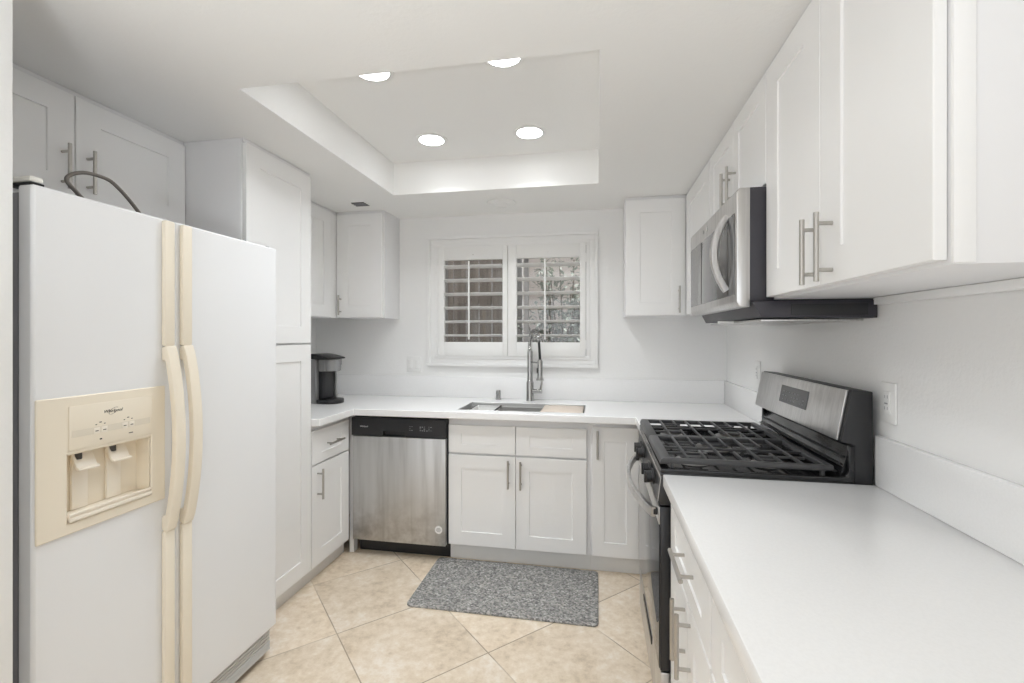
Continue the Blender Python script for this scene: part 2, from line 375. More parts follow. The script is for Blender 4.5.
sun = bpy.data.lights.new('sun', 'SUN'); sun.energy = 11.0; sun.angle = 0.02; so = bpy.data.objects.new('sun', sun); COL.objects.link(so)
so.location = (6, 5, 6); so.rotation_euler = Vector((-.72, -.10, -.68)).to_track_quat('-Z', 'Y').to_euler()
# ================================================================ CABINETS
def shaker(w, h, stile=.08, rail=.08, t=.019, rec=.0055):
    """door in local coords: x 0..w, z 0..h, front face at y=-t, back at y=0"""
    mb = MB(); bm = mb.bm; c = .0018
    def rect(i, y): return [bm.verts.new((x, y, z)) for x, z in ((i[0], i[1]), (w-i[0], i[1]), (w-i[0], h-i[1]), (i[0], h-i[1]))]
    rb = rect((0, 0), 0); r1 = rect((0, 0), -t+c); r2_ = rect((c, c), -t); r3 = rect((stile, rail), -t); r4 = rect((stile+.0015, rail+.0015), -t+rec)
    for A, B in ((rb, r1), (r1, r2_), (r2_, r3), (r3, r4)):
        for k in range(4): bm.faces.new((A[k], A[(k+1) % 4], B[(k+1) % 4], B[k]))
    bm.faces.new(rb[::-1]); bm.faces.new(r4)
    return mb
def handle_mesh(length, vert, out=.034, r=.006):
    mb = MB(); h = length/2; pp = h-.026
    ax = (lambda s: (0, -out, s)) if vert else (lambda s: (s, -out, 0))
    ft = (lambda s: (0, 0, s)) if vert else (lambda s: (s, 0, 0))
    mb.cyl(ax(-h), ax(h), r, 16)
    for s in (-pp, pp): mb.cyl(ft(s), ax(s), .0048, 12)
    return mb
def front(root, kind, u0, u1, z0, z1, handle=None, stile=.08, rail=.08, gap=.003):
    d = shaker(u1-u0, z1-z0, stile, rail).build(kind, M['cab'], root, angle=25); d.location = (u0, -gap, z0)
    if handle:
        o, hu, hz, ln = handle
        k = handle_mesh(ln, o == 'v').build('handle', M['nickel'], d); k.location = (hu-u0, -.0188, hz-z0)
    return d
def cabinet(label, loc, rotz, w, depth, z0, z1, fronts, group, cat='cabinet', toe=False, lip=True, name='cabinet', hollow=False):
    r = thing(name, label, cat, loc, rotz, group)
    if hollow: b = MB().box(0, .018, 0, depth, z0, z1).box(w-.018, w, 0, depth, z0, z1).box(.018, w-.018, 0, depth, z0, z0+.018).box(.018, w-.018, depth-.006, depth, z0+.018, .64).box(.018, w-.018, 0, .002, z0+.018, z1)
    else: b = MB().box(0, w, 0, depth, z0, z1, .001)
    if lip: b.box(0.0005, w-.0005, -.012, 0, z1-.016, z1, .002)
    b.build('body', M['cabside'], r)
    if toe: MB().box(0, w, .034, depth, 0.0, z0).build('toe_kick', M['toe'], r)
    for f in fronts: front(r, *f)
    return r
L90, R90 = PI/2, -PI/2
GU, GB = 'wall-hung white shaker cabinets', 'white shaker base cabinets'
# above the refrigerator
def _af(): 
    o = .842
    cabinet('wide white two-door cabinet near the ceiling above the refrigerator', (-1.836, o, 0), L90, 1.786-o, .300, 1.82, ZC-.001,
        [('door', .004, 1.336-o, 1.84, 2.213, ('v', 1.296-o, 1.948, .155), .083), ('door', 1.340-o, 1.784-o, 1.84, 2.213, ('v', 1.377-o, 1.952, .155), .083)], GU)
_af()
# tall pantry
cabinet('tall white pantry cabinet reaching the ceiling beside the refrigerator', (-1.534, 1.788, 0), L90, .477, .602, .094, ZC-.001,
    [('door', .006, .475, 1.325, 2.213, None, .085, .085), ('door', .006, .475, .100, 1.316, None, .085, .085)], GB, toe=True, name='pantry_cabinet')
# left corner uppers
lc = cabinet('white corner wall cabinet on the left wall beyond the pantry, half hidden', (-1.826, 2.267, 0), L90, .752, .312, 1.486, ZC-.001,
    [('door', .02, .66, 1.490, 2.213, None, .085)], GU)
MB().box(.664, .751, -.018, -.001, 1.487, 2.213, .001).build('filler_strip', M['cab'], lc)
cabinet('white wall cabinet left of the window with handle at its lower left', (-1.808, 3.02, 0), 0, .3575, .243, 1.486, ZC-.001,
    [('door', .003, .345, 1.490, 2.213, ('v', .036, 1.575, .14), .085)], GU)
# left base
cabinet('white base cabinet with one drawer and one door between pantry and dishwasher', (-1.534, 2.267, 0), L90, .42, .602, .094, CB-.001,
    [('drawer', .006, .385, .660, .842, ('h', .20, .752, .15), .085, .052), ('door', .006, .385, .100, .650, ('v', .055, .548, .165), .085)], GB, toe=True)
# sink base and narrow corner base on the back wall
YD = 2.707
cabinet('wide white base cabinet under the sink with two false drawer fronts', (-.8835, YD, 0), 0, .845, .55, .100, CB-.001,
    [('drawer', .004, .413, .660, .826, None, .08, .05), ('drawer', .417, .827, .660, .826, None, .08, .05),
     ('door', .004, .413, .108, .648, ('v', .374, .551, .163)), ('door', .417, .827, .108, .648, ('v', .4475, .549, .163))], GB, toe=True, hollow=True)
cabinet('narrow white base cabinet with one tall door between sink base and range', (-.0375, YD, 0), 0, .28, .55, .100, CB-.001,
    [('door', .0135, .268, .108, .842, ('v', .0415, .747, .160), .065, .08)], GB, toe=True)
# right uppers
XU = .557
cabinet('white wall cabinet right of the window facing the camera, handle at lower right', (.176, 3.022, 0), 0, .378, .2415, 1.486, ZC-.001,
    [('door', .006, .362, 1.490, 2.213, ('v', .322, 1.585, .165), .085)], GU)
cabinet('narrow white wall cabinet tucked behind the far end of the microwave', (XU, 2.985, 0), R90, .61, .286, 1.486, ZC-.001,
    [('door', .02, .605, 1.490, 2.213, None, .08)], GU)
cabinet('short white two-door cabinet directly above the microwave', (XU, 2.372, 0), R90, .757, .286, 1.852, ZC-.001,
    [('door', .004, .391, 1.856, 2.213, ('v', .346, 1.952, .15), .065, .065), ('door', .395, .752, 1.856, 2.213, ('v', .428, 1.952, .15), .065, .065)], GU)
rc = cabinet('largest white wall cabinet at right, two tall doors nearest the camera', (XU, 1.612, 0), R90, .760, .286, 1.480, ZC-.001,
    [('door', .0, .362, 1.488, 2.213, ('v', .348, 1.572, .162), .09), ('door', .366, .752, 1.488, 2.213, ('v', .425, 1.572, .160), .095)], GU)
MB().box(.757, .764, -.001, .030, 1.482, ZC-.003, .001).build('end_stile', M['cab'], rc)
MB().box(.048, .74, .26, .284, 1.458, 1.479, .001).build('hanging_rail', M['cab'], rc)
MB().lathe([(.006, 0), (.006, .003), (.0, .005)], (.70, .258, 1.467), 12, 'y').build('screw', M['nickel'], rc)
# right base run in front of the range
XB = .257
cabinet('white base cabinet beside the range with one drawer over two doors', (XB, 1.573, 0), R90, .539, .586, .100, CB-.001,
    [('drawer', .006, .533, .670, .836, ('h', .300, .765, .17), .08, .05), ('door', .006, .284, .108, .662, ('v', .253, .567, .165), .075), ('door', .288, .533, .108, .662, ('v', .325, .567, .165), .075)], GB, toe=True)
cabinet('white base cabinet at the lower right edge, its drawer front cut off by the frame', (XB, 1.033, 0), R90, .56, .586, .100, CB-.001,
    [('drawer', .006, .554, .670, .836, ('h', .31, .765, .17), .08, .05), ('door', .006, .278, .108, .662, ('v', .238, .540, .17), .075), ('door', .282, .554, .108, .662, ('v', .322, .540, .17), .075)], GB, toe=True)
struct(MB().box(-1.5325, -1.5035, 2.695, 2.74, 0, CB-.001).build('trim_2', M['cab'], smooth=False))

# ================================================================ COUNTERTOPS
XLc, YBc, XRc = -1.4656, 2.6237, .212
sx0, sx1, sy0, sy1 = -.835, -.070, 2.722, 3.052
YRF, YRN = 2.341, 1.574                                  # far and near side of the range
r = thing('countertop', 'long white quartz countertop running from the pantry past the sink to the range', 'countertop', (-.65, 2.95, CB))
us = [XL+.001, XLc, sx0, sx1, XRc, XR-.001]; vs_ = [2.267, YRF, YBc, sy0, sy1, YB-.001]
holes = {(1, 0), (2, 0), (3, 0), (1, 1), (2, 1), (3, 1), (0, 99), (4, 0), (2, 3)}
MB().grid(us, vs_, holes, CB, CT, 'z').build('slab', M['quartz'], r, True, .003)
t = MB().box(XL+.021, XR-.021, YB-.020, YB-.001, CT+.0005, 1.065, .0015).box(XL+.001, XL+.020, 2.268, YB-.001, CT+.0005, 1.065, .0015)
t.box(XR-.020, XR-.001, YRF+.001, YB-.001, CT+.0005, 1.065, .0015)
t.build('backsplash', M['quartz'], r, True)
r = thing('countertop', 'broad white quartz countertop in the right foreground before the range', 'countertop', (.53, .9, CB))
MB().box(XRc, XR-.001, .46, YRN, CB, CT, .003).build('slab', M['quartz'], r, True)
MB().box(XR-.020, XR-.001, .46, YRN, CT+.0005, 1.065, .0015).build('backsplash', M['quartz'], r, True)

# ================================================================ SINK AND WHAT STANDS AT IT
r = thing('sink', 'rectangular undermount steel sink let into the counter below the window', 'sink', ((sx0+sx1)/2, (sy0+sy1)/2, .66))
a0, a1, b0, b1 = sx0-.0, sx1+.0, sy0, sy1
t = MB(); zt, zl, zb = CT-.004, .888, .665; th_ = .003
t.box(a0+.001, a0+th_, b0+.001, b1-.001, zb, zt).box(a1-th_, a1-.001, b0+.001, b1-.001, zb, zt).box(a0+th_, a1-th_, b0+.001, b0+th_, zb, zt).box(a0+th_, a1-th_, b1-th_, b1-.001, zb, zt)
t.box(a0+th_, a1-th_, b0+th_, b1-th_, zb, zb+th_)
t.box(a0+th_, a1-th_, b0+th_, b0+.014, zl-.003, zl).box(a0+th_, a1-th_, b1-.014, b1-th_, zl-.003, zl)
t.build('basin', M['sink'], r, True)
MB().lathe([(.055, 0), (.055, .003), (.045, .004), (.02, .001), (0, .001)], (-.45, 2.93, zb+th_)).build('drain', M['chrome'], r, True)
r = thing('colander', 'steel drainer tray with black rim resting in the left end of the sink', 'tray', (-.715, 2.887, zl))
t = MB().grid([-.792, -.787, -.632, -.627], [b0+.006, b0+.011, b1-.011, b1-.006], {(1, 1)}, zl+.0006, zl+.010, 'z'); t.build('rim', M['rubber'], r, True, .001)
p0, p1, e0, e1 = -.786, -.633, b0+.012, b1-.012
t = MB().box(p0, p1, e0, e1, .80, .803).box(p0, p0+.002, e0, e1, .80, .896).box(p1-.002, p1, e0, e1, .80, .896).box(p0, p1, e1-.002, e1, .80, .896).box(p0, p1, e0, e0+.002, .80, .896)
t.build('pan', M['plate'], r, True)
tag(center(MB().box(-.335, -.082, b0+.006, b1-.006, zl+.0006, zl+.0186, .003).build('cutting_board', M['wood'])), 'pale tan wooden cutting board resting across the right end of the sink', 'cutting board')
# faucet: pull-down with spring neck
fx, fy = -.452, 3.168
r = thing('faucet', 'tall chrome spring-neck faucet standing behind the sink', 'faucet', (fx, fy, CT))
MB().lathe([(.028, 0), (.028, .006), (.0255, .010), (.0255, .125), (.021, .135)], (fx, fy, CT+.0005)).build('base', M['chrome'], r, True)
pa = [(fx, fy, CT+.13), (fx, fy, 1.20), (fx, fy, 1.29), (fx+.006, fy-.012, 1.345), (fx+.026, fy-.045, 1.387), (fx+.052, fy-.085, 1.385), (fx+.070, fy-.112, 1.347), (fx+.076, fy-.120, 1.317)]
path = smoothpath(pa, 10)
nk = MB().cyl((fx, fy, CT+.13), (fx, fy, 1.255), .0195, 20); nk.tube(path[18:], .0085, 10); nk.build('neck', M['chrome'], r, True)
# the coil around the neck
sp_ = []; n_t = 0
L_ = [0.0]
pth = [p for p in path if p.z > 1.22 or p.y < fy-.02]
for i in range(1, len(pth)): L_.append(L_[-1]+(pth[i]-pth[i-1]).length)
tot = L_[-1]; turns = 22; ns = turns*9
for k in range(ns+1):
    d = tot*k/ns; i = 0
    while i < len(L_)-2 and L_[i+1] < d: i += 1
    f_ = (d-L_[i])/max(1e-6, L_[i+1]-L_[i]); c = pth[i].lerp(pth[i+1], f_); dr = (pth[i+1]-pth[i]).normalized()
    sd = dr.cross(Vector((.9, .4, 0)).normalized()).normalized(); up_ = sd.cross(dr); an = 2*PI*turns*k/ns
    sp_.append(c+(sd*math.cos(an)+up_*math.sin(an))*.0150)
MB().tube(sp_, .0030, 6).build('spring', M['chrome'], r, True)
hx_, hy_ = fx+.078, fy-.122
MB().tube(smoothpath([(hx_-.002, hy_+.002, 1.325), (hx_+.002, hy_, 1.27), (hx_+.006, hy_-.002, 1.20)], 6), .0085, 12).build('hose', M['rubber'], r, True)
sh = MB().tube([(hx_+.006, hy_-.002, 1.205), (hx_+.006, hy_-.002, 1.19), (hx_+.006, hy_-.002, 1.10), (hx_+.006, hy_-.002, 1.085), (hx_+.006, hy_-.002, 1.068)], [.012, .018, .018, .020, .027], 18).build('spray_head', M['chrome'], r, True)
MB().box(hx_-.015, hx_-.008, hy_-.012, hy_+.006, 1.115, 1.15, .002).build('spray_button', M['rubber'], r, True)
MB().cyl((fx, fy, 1.182), (hx_+.002, hy_+.004, 1.182), .0045, 10).build('support_arm', M['chrome'], r, True)
lv = MB().cyl((fx+.02, fy-.008, CT+.068), (fx+.082, fy-.02, CT+.068), .0155, 16); lv.tube([(fx+.074, fy-.018, CT+.070), (fx+.080, fy-.024, CT+.105), (fx+.086, fy-.028, CT+.138)], [.008, .0075, .006], 12)
lv.build('lever', M['chrome'], r, True)
tag(center(MB().lathe([(.020, 0), (.020, .012), (.0175, .014), (.0175, .062), (.013, .068), (0, .068)], (-.676, 3.175, CT+.0005)).build('air_gap_cap', M['chrome'])), 'short chrome air gap cap standing on the counter left of the faucet', 'air gap')

# ================================================================ DISHWASHER
dx0, dx1 = -1.500, -.8855
r = thing('dishwasher', 'stainless steel dishwasher with black control strip, under the left part of the counter', 'dishwasher', ((dx0+dx1)/2, 2.95, 0))
MB().box(dx0+.002, dx1-.002, 2.70, 3.24, .10, .868).build('body', M['black'], r, True)
MB().box(dx0+.012, dx1-.001, 2.745, 3.2, 0.0, .10).build('kick_plate', M['black'], r, True)
MB().box(dx0+.006, dx1-.006, 2.662, 2.699, .098, .742, .004).build('door', M['dwsteel'], r, True)
cp = MB().grid([dx0+.002, -1.289, -1.141, dx1-.002], [.746, .779, .858], {(1, 0)}, 2.655, 2.690, 'y').box(dx0+.002, dx1-.002, 2.6902, 2.699, .746, .858)
cpo = cp.build('control_panel', M['black'], r, True, .002)
RX = Matrix.Rotation(PI/2, 4, 'X')
text_mesh('Whirlpool', .0125, .0003, .1).xform(Matrix.Translation((-1.414, 2.6548, .803)) @ RX).build('logo', M['white_ink'], cpo, True, smooth=False)
rnd = random.Random(5)
for gx, nx in ((-1.113, 2), (-1.047, 3), (-1.005, 3)):
    for i in range(nx):
        for j in range(3):
            if rnd.random() < .8: MB().box(gx+i*.013-.004, gx+i*.013+.004, 2.6542, 2.6548, .788+j*.011+rnd.uniform(-.002, .002), .7915+j*.011).build('control_marking', M['grey_ink'], cpo, True, smooth=False)
t = MB().lathe([(.0235, 0), (.0235, -.0008), (0, -.0008)], (-.934, 2.6615, .197), 28, 'y'); stk = t.build('sticker', M['plate'], r, True)
t = MB()
for dz, hw in ((.009, .010), (.003, .014), (-.004, .016), (-.010, .010)): t.box(-.934-hw, -.934+hw, 2.6600, 2.6606, .197+dz-.0014, .197+dz+.0014)
t.build('sticker_print', M['grey_ink'], stk, True, smooth=False)

# ================================================================ REFRIGERATOR
FX = -1.345
r = thing('refrigerator', 'white side-by-side refrigerator with cream handles and ice dispenser, at left', 'refrigerator', (-1.72, 1.335, 0))
MB().box(-2.09, -1.400, .903, 1.766, .012, 1.72, .006).build('body', M['fridgebody'], r, True)
dy0, dy1, dz0, dz1 = .968, 1.197, .880, 1.058
fd = MB().grid([.8975, dy0, dy1, 1.2755], [.135, dz0, dz1, 1.735], {(1, 1)}, -1.392, FX, 'x').build('freezer_door', M['fridge'], r, True, .007)
rd = MB().box(-1.392, FX, 1.2845, 1.77, .135, 1.735).build('fridge_door', M['fridge'], r, True, .007)
MB().box(-1.3995, -1.3935, .906, 1.762, .14, 1.728).build('door_gasket', M['rubber'], r, True)
gr = MB(); gr.box(-1.3995, -1.384, .905, 1.765, .022, .124)
for k in range(7): gr.prism([(-1.386, .030+k*.013), (-1.374+(.003 if k < 3 else 0), .030+k*.013), (-1.374, .038+k*.013), (-1.386, .040+k*.013)], 'y', .907, 1.763)
gr.build('grille', M['grille'], r, True)
MB().box(-1.42, -1.356, .899, .930, 1.7425, 1.757, .005).build('hinge_cap', M['creamwhite'], r, True)
MB().box(-1.44, -1.356, .902, .930, 1.7355, 1.742, .001).build('hinge', M['rubber'], r, True)
MB().box(-1.42, -1.372, 1.738, 1.758, 1.736, 1.742, .001).build('hinge', M['rubber'], r, True)
def fridge_handle(y0, y1, door):
    yc = (y0+y1)/2; hw = (y1-y0)/2
    for za, zb_ in ((1.332, 1.728), (.145, .752)): MB().box(FX+.0005, FX+.018, y0, y1, za, zb_, .006).build('handle_trim', M['cream'], door, True)
    t = MB(); pts = []
    for k in range(25):
        s = k/24; z = 1.330-s*.576
        x = FX+.012+.037*math.sin(PI*s)**.75
        pts.append((x, yc, z))
    t.tube(pts, 1.0, 16, True, (hw, .0105))
    for zz0, zz1 in ((1.285, 1.330), (.754, .80)): t.box(FX+.0005, FX+.026, y0+.001, y1-.001, zz0, zz1, .006)
    t.build('handle', M['cream'], door, True)
fridge_handle(1.2335, 1.2695, fd); fridge_handle(1.297, 1.334, rd)
dp = MB().grid([.900, dy0, dy1, 1.243], [.852, dz0, dz1, 1.208], {(1, 1)}, FX+.0005, FX+.007, 'x').build('ice_dispenser', M['cream'], r, True, .003)
rec = MB(); q0 = FX-.046
rec.grid([dy0-.001, dy0+.003, dy1-.003, dy1+.001], [dz0-.001, dz0+.003, dz1-.003, dz1+.001], {(1, 1)}, q0, FX+.0005, 'x').box(q0-.002, q0, dy0, dy1, dz0, dz1)
rec.build('recess', M['cream'], dp, True)
t = MB().box(q0+.001, FX+.006, dy0+.004, dy1-.004, dz0+.0035, dz0+.016, .003)
t.box(FX+.006, FX+.014, dy0+.002, dy1-.002, dz0+.003, dz0+.014, .003).box(FX+.006, FX+.012, dy0+.002, dy1-.002, dz0+.017, dz0+.025, .003); t.build('drip_tray', M['creamlight'], dp, True)
for yc in (1.030, 1.120):
    t = MB().prism([(q0+.010, 1.05), (q0+.016, 1.05), (q0+.034, 1.013), (q0+.043, 1.011), (q0+.043, 1.005), (q0+.030, 1.006)], 'y', yc-.026, yc+.026, .0015)
    t.box(q0+.001, q0+.010, yc-.020, yc+.020, dz0+.017, 1.04, .002); t.build('paddle', M['creamlight'], dp, True)
    MB().cyl((q0+.020, yc-.012, 1.055), (q0+.020, yc-.012, 1.034), .008, 12).build('spout', M['ink'], dp, True)
F0 = FX+.0075
MB().box(F0, F0+.002, .970, 1.196, 1.068, 1.182, .001).build('control_strip', M['cream'], dp, True)
MB().box(F0+.0021, F0+.0024, .976, 1.190, 1.100, 1.118).build('control_band', M['cream2'], dp, True, smooth=False)
for yc in (1.047, 1.123):
    for dy in (-.010, .010):
        bt = MB().box(F0+.0024, F0+.0033, yc+dy-.008, yc+dy+.008, 1.100, 1.116, .0003).build('control_button', M['creamlight'], dp, True)
for yc in (1.047, 1.123):
    for dy, dz, w_, x_ in ((-.010, -.001, .004, .0034), (.010, -.001, .004, .0034), (-.011, .016, .002, .0021), (0, .021, .003, .0021), (.011, .016, .002, .0021)):
        MB().box(F0+x_, F0+x_+.0003, yc+dy-w_, yc+dy+w_, 1.108+dz-.0012, 1.108+dz+.0012).build('control_marking', M['ink'], dp, True, smooth=False)
MB().box(F0+.0021, F0+.0024, 1.125, 1.137, 1.082, 1.0845).build('control_marking', M['ink'], dp, True, smooth=False)
MB().box(F0+.0021, F0+.0024, 1.045, 1.051, 1.081, 1.085).build('control_marking', M['ink'], dp, True, smooth=False)
RXZ = Matrix.Rotation(PI/2, 4, 'Z') @ Matrix.Rotation(PI/2, 4, 'X')
LY, LZ = 1.080, 1.155
t = text_mesh('Whirlpool', .0122, .0003, .35).xform(Matrix.Translation((F0+.0024, LY, LZ)) @ RXZ)
sw = []
for k in range(26):
    an = PI*.15+k/25*PI*1.5; sw.append((F0+.0025, LY+.002+.013*math.cos(an), LZ+.0075*math.sin(an)+.005*math.cos(an)))
t.tube(sw, .0004, 5); t.build('logo', M['ink'], dp, True, smooth=False)
# grey hose looping on top of the refrigerator
hp = [(-1.50, 1.30, 1.7265), (-1.50, 1.22, 1.7275), (-1.50, 1.15, 1.755), (-1.50, 1.105, 1.789), (-1.50, 1.083, 1.813), (-1.50, 1.097, 1.834), (-1.50, 1.130, 1.850), (-1.50, 1.168, 1.854), (-1.50, 1.204, 1.850), (-1.50, 1.236, 1.831), (-1.50, 1.267, 1.805), (-1.50, 1.300, 1.772), (-1.51, 1.345, 1.735), (-1.54, 1.40, 1.7265), (-1.60, 1.46, 1.7265)]
tag(center(MB().tube(smoothpath(hp, 10), .0055, 10).build('water_hose', M['hose'])), 'thin grey hose looping up on top of the refrigerator', 'hose')

# ================================================================ RANGE
y0, y1 = 1.5765, 2.3385; yc = (y0+y1)/2
r = thing('gas_range', 'black and stainless steel gas range standing against the right wall', 'range', (.5, yc, 0))
MB().box(.238, .822, y0, y1, .06, .905, .002).build('body', M['blackmat'], r, True)
MB().box(.28, .80, y0+.03, y1-.03, 0, .06).build('plinth', M['black'], r, True)
# cooktop with raised rim that sweeps up into the backguard at each side
ck = MB().box(.206, .77, y0, y1, .906, .918, .002)
for ya, yb in ((y0, y0+.014), (y1-.014, y1)):
    ck.prism([(.206, .918), (.206, .931), (.735, .931), (.750, .936), (.757, .950), (.757, 1.028), (.772, 1.028), (.772, .918)], 'y', ya, yb, .002)
ck.box(.206, .222, y0+.014, y1-.014, .917, .931, .002)
ck.build('cooktop', M['enamel'], r, True)
# burners
for bx_, by_, br in ((.335, yc-.22, .046), (.335, yc+.22, .04), (.575, yc-.22, .036), (.575, yc+.22, .046), (.455, yc, .05)):
    bb = MB().lathe([(br*1.35, 0), (br*1.3, .006), (br*.85, .008), (br*.85, .016), (0, .016)], (bx_, by_, .9185), 28).build('burner', M['alu'], r, True)
    MB().lathe([(br, .0165), (br*1.02, .020), (br*.95, .0245), (0, .0255)], (bx_, by_, .9185), 28).build('burner_cap', M['iron'], bb, True)
# backguard: black box with a tilted stainless panel and display
bgd = MB().prism([(.7725, .907), (.822, .907), (.822, 1.195), (.765, 1.200), (.735, 1.040), (.7725, 1.030)], 'y', y0, y1, .003)
bgo = bgd.build('backguard', M['blackmat'], r, True)
def tilt(z): return .735+(z-1.040)*(.765-.735)/.160          # front plane of the tilted panel
MB().prism([(tilt(1.043)-.009, 1.043), (tilt(1.043)-.0005, 1.043), (tilt(1.197)-.0005, 1.197), (tilt(1.197)-.009, 1.197)], 'y', y0+.014, y1-.004, .002).build('stainless_panel', M['steel'], bgo, True)
MB().prism([(tilt(1.098)-.011, 1.098), (tilt(1.098)-.0095, 1.098), (tilt(1.164)-.0095, 1.164), (tilt(1.164)-.011, 1.164)], 'y', 1.825, 2.070).build('display', M['glass_dark'], bgo, True)
t = MB(); rnd = random.Random(11)
for j, zz in enumerate((1.112, 1.126, 1.142)):
    for i in range(8):
        yy = 1.855+i*.026
        if rnd.random() < .75: t.prism([(tilt(zz)-.0116, zz-.0014), (tilt(zz)-.0111, zz-.0014), (tilt(zz)-.0111, zz+.0014), (tilt(zz)-.0116, zz+.0014)], 'y', yy-.005, yy+.005)
t.build('display_markings', M['grey_ink'], bgo, True, smooth=False)
MB().prism([(.735, .9185), (.7715, .9185), (.7715, 1.022), (.766, 1.022)], 'y', y0+.016, y1-.016, .001).build('vent_slope', M['enamel'], r, True)
for k in range(3): MB().box(.728+k*.009, .738+k*.009, y0+.03, y1-.03, .940+k*.024, .945+k*.024, .001).build('vent_louver', M['blackmat'], r, True)
# control panel with knobs
cpn = MB().prism([(.2085, .905), (.2375, .905), (.2375, .812), (.202, .812), (.198, .820)], 'y', y0+.002, y1-.002, .001).build('control_panel', M['black'], r, True)
MB().prism([(.2080, .904), (.2065, .904), (.1962, .821), (.1977, .821)], 'y', y0+.002, y1-.002).build('fascia', M['black'], cpn, True)
MB().box(.2045, .2068, y0+.001, y1-.001, .897, .9055, .0005).build('edge_trim', M['steel'], cpn, True)
MB().prism([(.1966, .820), (.1950, .820), (.2045, .8975), (.2062, .8975)], 'y', y0+.0005, y0+.004).build('edge_trim', M['steel'], cpn, True)
for ky in (1.72, 1.82, 2.06, 2.16):
    kb = MB().cyl((.2015, ky, .864), (.194, ky, .863), .027, 24).cyl((.194, ky, .863), (.174, ky, .861), .021, 24).box(.166, .176, ky-.006, ky+.006, .840, .882, .002)
    kb.build('knob', M['black'], r, True)
# oven door with window and bow handle, drawer below
od = MB().box(.204, .2375, y0+.001, y1-.003, .270, .806, .003).build('oven_door', M['black'], r, True)
MB().box(.2005, .2035, y0+.006, y1-.006, .276, .745, .001).build('oven_glass', M['glass_dark'], od, True)
MB().box(.1995, .2035, y0+.004, y1-.004, .747, .804, .001).build('door_band', M['steel'], od, True)
pts = []
for k in range(31):
    s = k/30; pts.append((.186-.056*math.sin(PI*s)**.8, y0+.03+s*(y1-y0-.06), .778))
t = MB().tube(pts, 1.0, 14, True, (.0165, .008))
for yy in (y0+.042, y1-.042): MB().box(.180, .1994, yy-.012, yy+.012, .768, .788, .003).build('handle_mount', M['black'], od, True)
t.build('handle', M['steel'], od, True)
dr = MB().box(.205, .2375, y0+.003, y1-.003, .066, .264, .004).build('drawer', M['steel'], r, True)
MB().box(.2005, .2045, yc-.15, yc+.15, .205, .232, .0015).build('drawer_grip', M['black'], dr, True)
# two cast iron grates
def grate(ya, yb, label):
    g0 = thing('burner_grate', label, 'grate', (.45, (ya+yb)/2, .918), 0, 'cast iron grates on the range')
    xa, xb, zt_ = .205, .724, .962; t = MB()
    t.prism([(xa, zt_-.020), (xa+.004, zt_-.004), (xa+.012, zt_), (xa+.036, zt_), (xa+.036, zt_-.012), (xa+.030, zt_-.020)], 'y', ya, yb, .0015)
    t.box(xb-.024, xb, ya, yb, zt_-.016, zt_, .003)
    for yy in (ya, yb-.016): t.box(xa+.03, xb-.02, yy, yy+.016, zt_-.018, zt_, .003)
    n = 7
    for i in range(1, n+1):
        xx = xa+.034+(xb-xa-.058)*i/(n+1); brk = (ya+yb)/2
        if i in (2, 4, 6):                                          # bars over the burner centres are split
            t.box(xx-.0042, xx+.0042, ya+.012, brk-.045, zt_-.010, zt_, .002).box(xx-.0042, xx+.0042, brk+.045, yb-.012, zt_-.010, zt_, .002)
        else: t.box(xx-.0042, xx+.0042, ya+.012, yb-.012, zt_-.010, zt_, .002)
    for s, ua, ub in ((.27, .03, .17), (.27, .33, .475), (.74, .10, .17), (.74, .33, .40)):
        yy = ya+(yb-ya)*s; t.box(xa+ua, xa+ub, yy-.004, yy+.004, zt_-.010, zt_-.001, .002)
    t.box(xa+.03, xb-.02, (ya+yb)/2-.004, (ya+yb)/2+.004, zt_-.011, zt_-.002, .002)
    t.build('grate_bars', M['iron'], g0, True)
    for xx in (xa+.040, xb-.030):
        for yy in (ya+.002, yb-.014): MB().box(xx-.006, xx+.006, yy, yy+.012, .9186, zt_-.012, .002).build('foot', M['iron'], g0, True)
grate(y0+.018, yc-.001, 'black cast iron grate on the near half of the range cooktop')
grate(yc+.001, y1-.018, 'black cast iron grate on the far half of the range cooktop')

# ================================================================ MICROWAVE
m0, m1 = 1.6135, 2.362; MX = .447
r = thing('microwave', 'stainless over-the-range microwave mounted under the right wall cabinets', 'microwave', (.65, 1.98, 1.42))
MB().prism([(.4885, 1.474), (.515, 1.424), (XR-.003, 1.420), (XR-.003, 1.4745), (.56, 1.4745)], 'y', m0-.022, m1-.004, .002).build('base', M['darkgray'], r, True)
MB().prism([(.4885, 1.4755), (.56, 1.4755), (.56, 1.846), (.4885, 1.846)], 'y', m0+.004, m1-.004, .002).build('body', M['darkgray'], r, True)
MB().box(.5605, XR-.002, m0+.004, m1-.004, 1.4755, 1.846).build('inner_case', M['darkgray'], r, True)
dr = MB().prism([(MX+.010, 1.458), (MX, 1.475), (MX, 1.832), (MX+.008, 1.845), (.488, 1.845), (.488, 1.458)], 'y', m0, m1, .003).build('door', M['steel'], r, True)
MB().box(MX-.002, MX-.0002, 1.635, m1-.012, 1.500, 1.768, .0008).build('door_window', M['mwglass'], dr, True)
for yy in (2.125, 1.712): MB().box(MX-.0028, MX-.0021, yy-.002, yy+.002, 1.502, 1.766).build('door_seam', M['ink'], dr, True, smooth=False)
pts = []
for k in range(25):
    s = k/24; pts.append((MX-.006-.042*math.sin(PI*s)**.85, 1.712, 1.775-s*.255))
MB().tube(pts, 1.0, 14, True, (.013, .011)).build('handle', M['steel'], dr, True)
for ey, er in ((2.02, .011), (2.085, .008)): MB().lathe([(er, 0), (er, -.0012), (.0, -.0012)], (MX-.0003, ey, 1.803), 20, 'x').build('emblem', M['chrome'], dr, True)
